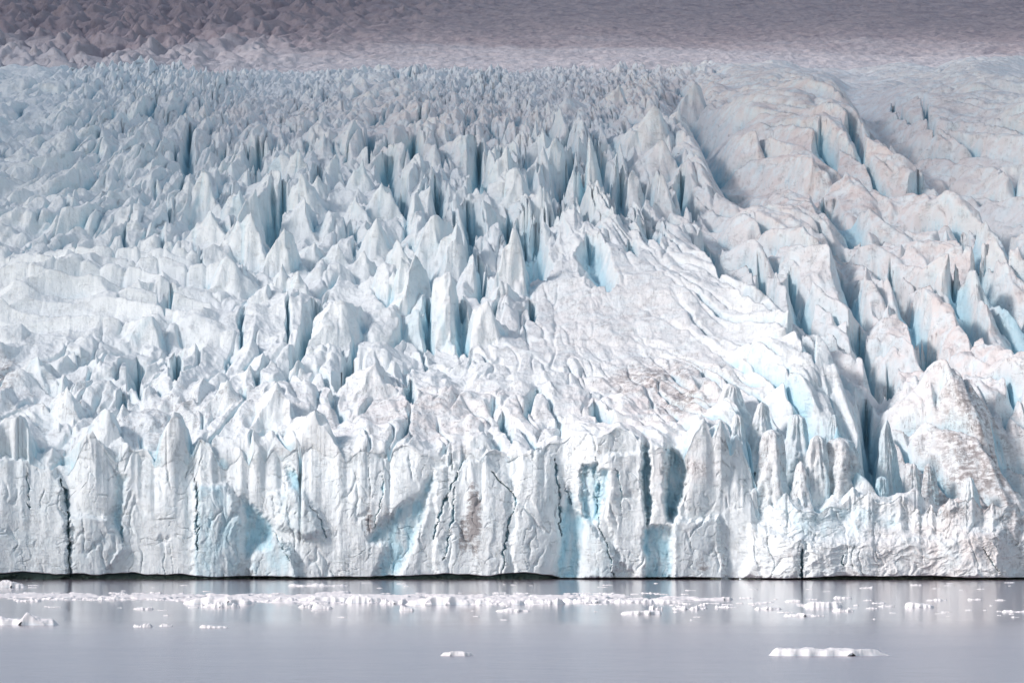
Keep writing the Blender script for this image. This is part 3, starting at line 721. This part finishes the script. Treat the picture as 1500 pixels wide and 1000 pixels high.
# loose fragments of the brash band
rng = random.Random(77)
for i in range(285):
    if i < 180:
        x = rng.uniform(-40, 1010); yb = rng.uniform(868, 885) if x > 380 else rng.gauss(876, 4)
        if x < 260: yb = rng.choice((869, 877)) + rng.uniform(-1, 1.5)
        lb = 'small white fragment of brash ice packed among the floes of the long band'; g = 'brash fragments in the long band'
    elif i < 215:
        x = rng.uniform(980, 1300); yb = rng.gauss(884, 5)
        lb = 'loose white fragment scattered among the floes past the end of the band'; g = 'scattered brash fragments'
    else:
        x = rng.uniform(0, 1500); yb = rng.uniform(853, 866) if i < 250 else rng.uniform(886, 908)
        lb = 'tiny white fragment on calm water between the band and the ice wall' if i < 250 else 'tiny white fragment adrift on the shore side of the brash band'; g = 'fragments under the ice wall' if i < 250 else 'fragments on the shore side of the band'
    w = rng.uniform(7, 34) * (0.6 if i >= 215 else 1)
    hgt = rng.uniform(0.9, 2.3) * (.6 if i >= 215 else 1)
    tag(floe_mesh('ice_fragment', x - w / 2, x + w / 2, yb - hgt, yb, 400 + i, res=1.3, soft=.8), lb, 'ice fragment', g)

# slush knitting the band together: patches stand above the water, the rest of the sheet lies under it
br = np.linspace(865.5, 886.5, 150).astype(f32)[:, None]; bx = np.linspace(-120, 1060, 1180).astype(f32)[None, :]
bY = (HC * F / (br - HOR)) + 0 * bx; bX = (bx - 750) / F * bY
cen = np.interp(bx[0], [-120, 0, 230, 300, 480, 680, 860, 1060], [873, 873, 874, 876, 876, 878, 876.5, 878])[None, :]
wid = np.interp(bx[0], [-120, 0, 200, 270, 420, 560, 760, 900, 1000, 1060], [3, 3, 3.2, 5, 7.5, 8, 6.5, 4.5, 3, 1])[None, :]
msk = 1 - ((br - cen) / wid) ** 2 + 1.3 * fbm(bX / 7, bY / 30, 181, 4, .6) - .25
up = sst(0, .5, msk)
bZ = -.3 + up * (.42 + .16 * fbm(bX / 1.2, bY / 3, 185, 3) + .22 * np.clip(fbm(bX / 4, bY / 14, 188, 2), 0, 1))
sl_ = grid_mesh('brash_slush', bX, bY, bZ, FLOE, {'fresh': .05 + 0 * bZ, 'dirt': .12 + 0 * bZ, 'dust': .25 + 0 * bZ}, flip=True)
tag(sl_, kind='stuff')

# ------------------------------------------------------------------ water
def plane(name, x0, x1, y0, y1, z, mat):
    me = bpy.data.meshes.new(name)
    me.from_pydata([(x0, y0, z), (x1, y0, z), (x1, y1, z), (x0, y1, z)], [], [(0, 1, 2, 3)]); me.materials.append(mat)
    o = bpy.data.objects.new(name, me); C.objects.link(o); return o
wm = bpy.data.materials.new('lagoon_water'); t_, N, L = nodes(wm)
geo = N('ShaderNodeNewGeometry'); P = geo.outputs['Position']
sep = N('ShaderNodeSeparateXYZ'); L(P, sep.inputs[0])
rip = noise(N, L, P, 2.2, 5, .62, (1.0, .5, 1)); swl = noise(N, L, P, .09, 3, .5, (1, .6, 1)); mid_ = noise(N, L, P, .55, 4, .6, (.8, .45, 1))
patch = noise(N, L, P, .012, 3, .5, (.25, 1, 1))
# breeze: ruffled near the shore, calm under the ice
near = ramp(N, L, math_(N, L, 'ADD', sep.outputs['Y'], math_(N, L, 'MULTIPLY', math_(N, L, 'SUBTRACT', patch, .5), 160)), 700, 500)
amp = math_(N, L, 'ADD', math_(N, L, 'MULTIPLY', near, 1.05), .34)
hgt = math_(N, L, 'MULTIPLY', math_(N, L, 'ADD', math_(N, L, 'ADD', math_(N, L, 'MULTIPLY', rip, .04), math_(N, L, 'MULTIPLY', mid_, .10)), math_(N, L, 'MULTIPLY', swl, .14)), amp)
bp = N('ShaderNodeBump', i_Strength=1.0, i_Distance=1.0); L(hgt, bp.inputs['Height'])
b = N('ShaderNodeBsdfPrincipled'); b.inputs['Base Color'].default_value = (.24, .195, .24, 1); b.inputs['Roughness'].default_value = .06; b.inputs['IOR'].default_value = 1.33
L(math_(N, L, 'ADD', math_(N, L, 'MULTIPLY', near, .12), .07), b.inputs['Roughness'])
L(bp.outputs[0], b.inputs['Normal'])
o_ = N('ShaderNodeOutputMaterial'); L(b.outputs[0], o_.inputs['Surface'])
tag(plane('lagoon_water', -900, 900, -200, 1100, 0, wm), kind='structure')

# ------------------------------------------------------------------ light
SUN_EL, SUN_AZ = 33.0, -114.0     # azimuth from +Y (view direction), clockwise; behind the viewer to the left
w = bpy.data.worlds.new('World'); bpy.context.scene.world = w; w.use_nodes = True
nt = w.node_tree; nt.nodes.clear()
sk = nt.nodes.new('ShaderNodeTexSky'); sk.sky_type = 'NISHITA'; sk.sun_disc = False
sk.sun_elevation = math.radians(SUN_EL); sk.sun_rotation = math.radians(SUN_AZ); sk.air_density = 1.0; sk.dust_density = 0.6; sk.ozone_density = 0.2
bg = nt.nodes.new('ShaderNodeBackground'); bg.inputs[1].default_value = 0.118
ou = nt.nodes.new('ShaderNodeOutputWorld'); nt.links.new(sk.outputs[0], bg.inputs[0]); nt.links.new(bg.outputs[0], ou.inputs[0])
sl = bpy.data.lights.new('sun', 'SUN'); sl.energy = 4.7; sl.angle = math.radians(16); sl.color = (1.0, .905, .875)
so = bpy.data.objects.new('sun', sl); C.objects.link(so)
az, el = math.radians(SUN_AZ), math.radians(SUN_EL)
sdir = np.array([math.sin(az) * math.cos(el), math.cos(az) * math.cos(el), math.sin(el)])
from mathutils import Vector
so.rotation_euler = Vector(-sdir).to_track_quat('-Z', 'Y').to_euler()

# unseen sheet added to darken the scene's edges; its gap lights the mid glacier
CLZ = 620.0
off = sdir / sdir[2]
cm_ = bpy.data.materials.new('added_shade_cloud'); t_, N, L = nodes(cm_)
geo = N('ShaderNodeNewGeometry'); P = geo.outputs['Position']
mp = N('ShaderNodeMapping', vector_type='POINT')
gx, gy, gw, gl_ = 18.0, 770.0, 112.0, 530.0       # gap: where its patch of sun falls, half sizes
mp.inputs['Location'].default_value = (-(gx + off[0] * (CLZ - 45)) / gw, -(gy + off[1] * (CLZ - 45)) / gl_, 0)
mp.inputs['Scale'].default_value = (1 / gw, 1 / gl_, 0); L(P, mp.inputs[0])
ln = N('ShaderNodeVectorMath', operation='LENGTH'); L(mp.outputs[0], ln.inputs[0])
nn = noise(N, L, P, .012, 4, .55)
dd = math_(N, L, 'ADD', ln.outputs['Value'], math_(N, L, 'MULTIPLY', math_(N, L, 'SUBTRACT', nn, .5), .35))
s3_ = N('ShaderNodeSeparateXYZ'); L(P, s3_.inputs[0])
ka = math_(N, L, 'MULTIPLY', math_(N, L, 'SUBTRACT', s3_.outputs['Y'], 1250.0 + off[1] * (CLZ - 120)), 1 / 190.0)
kb = math_(N, L, 'MULTIPLY', math_(N, L, 'SUBTRACT', s3_.outputs['X'], -15.0 + off[0] * (CLZ - 120)), 1 / 90.0)
kc = math_(N, L, 'MULTIPLY', math_(N, L, 'SUBTRACT', ka, kb), .95)
dd = math_(N, L, 'ADD', dd, math_(N, L, 'MINIMUM', math_(N, L, 'MAXIMUM', kc, 0.0), 1.3))
den = math_(N, L, 'MULTIPLY', ramp(N, L, dd, .35, 1.8), .90)
# sheet thinned so more sun reaches the foot of the upper icefield
s2_ = N('ShaderNodeSeparateXYZ'); L(P, s2_.inputs[0])
yb_ = math_(N, L, 'SUBTRACT', s2_.outputs['Y'], 2150.0 + off[1] * (CLZ - 120))
yb_ = math_(N, L, 'MULTIPLY', yb_, 1 / 330.0); yb_ = math_(N, L, 'MULTIPLY', yb_, yb_)
th_ = math_(N, L, 'MULTIPLY', math_(N, L, 'POWER', 2.718, math_(N, L, 'MULTIPLY', yb_, -1.0)), math_(N, L, 'MULTIPLY', ramp(N, L, s2_.outputs['X'], -190.0 + off[0] * (CLZ - 120), 60.0 + off[0] * (CLZ - 120)), .34))
den = math_(N, L, 'MULTIPLY', den, math_(N, L, 'SUBTRACT', 1.0, th_))
tr = N('ShaderNodeBsdfTransparent'); tl = N('ShaderNodeBsdfTranslucent'); tl.inputs[0].default_value = (.19, .215, .24, 1)
mx = N('ShaderNodeMixShader'); L(den, mx.inputs[0]); L(tr.outputs[0], mx.inputs[1]); L(tl.outputs[0], mx.inputs[2])
o_ = N('ShaderNodeOutputMaterial'); L(mx.outputs[0], o_.inputs['Surface'])
gxx, gyy = np.meshgrid(np.linspace(-4200, 2200, 60), np.linspace(-1600, 3400, 50))
cl = grid_mesh('added_shade_cloud', gxx.astype(f32), gyy.astype(f32), (CLZ + 14 * fbm(gxx / 300, gyy / 300, 171, 3)).astype(f32), cm_)
tag(cl, kind='structure')

# ------------------------------------------------------------------ camera
cam = bpy.data.cameras.new('camera'); co = bpy.data.objects.new('camera', cam); C.objects.link(co)
cam.sensor_width = 36; cam.lens = 200; co.location = (0, 0, HC); co.rotation_euler = (math.radians(90), 0, 0)
cam.shift_y = (HOR - 500) / 1500.0
cam.clip_start = 1; cam.clip_end = 20000
sc = bpy.context.scene; sc.camera = co
sc.render.engine = 'CYCLES'; sc.cycles.max_bounces = 10; sc.cycles.diffuse_bounces = 5; sc.cycles.glossy_bounces = 4
sc.cycles.use_denoising = True
sc.view_settings.view_transform = 'Standard'; sc.view_settings.look = 'None'; sc.view_settings.exposure = 0.64; sc.view_settings.gamma = 1
print('script', round(time.time() - T0, 1))
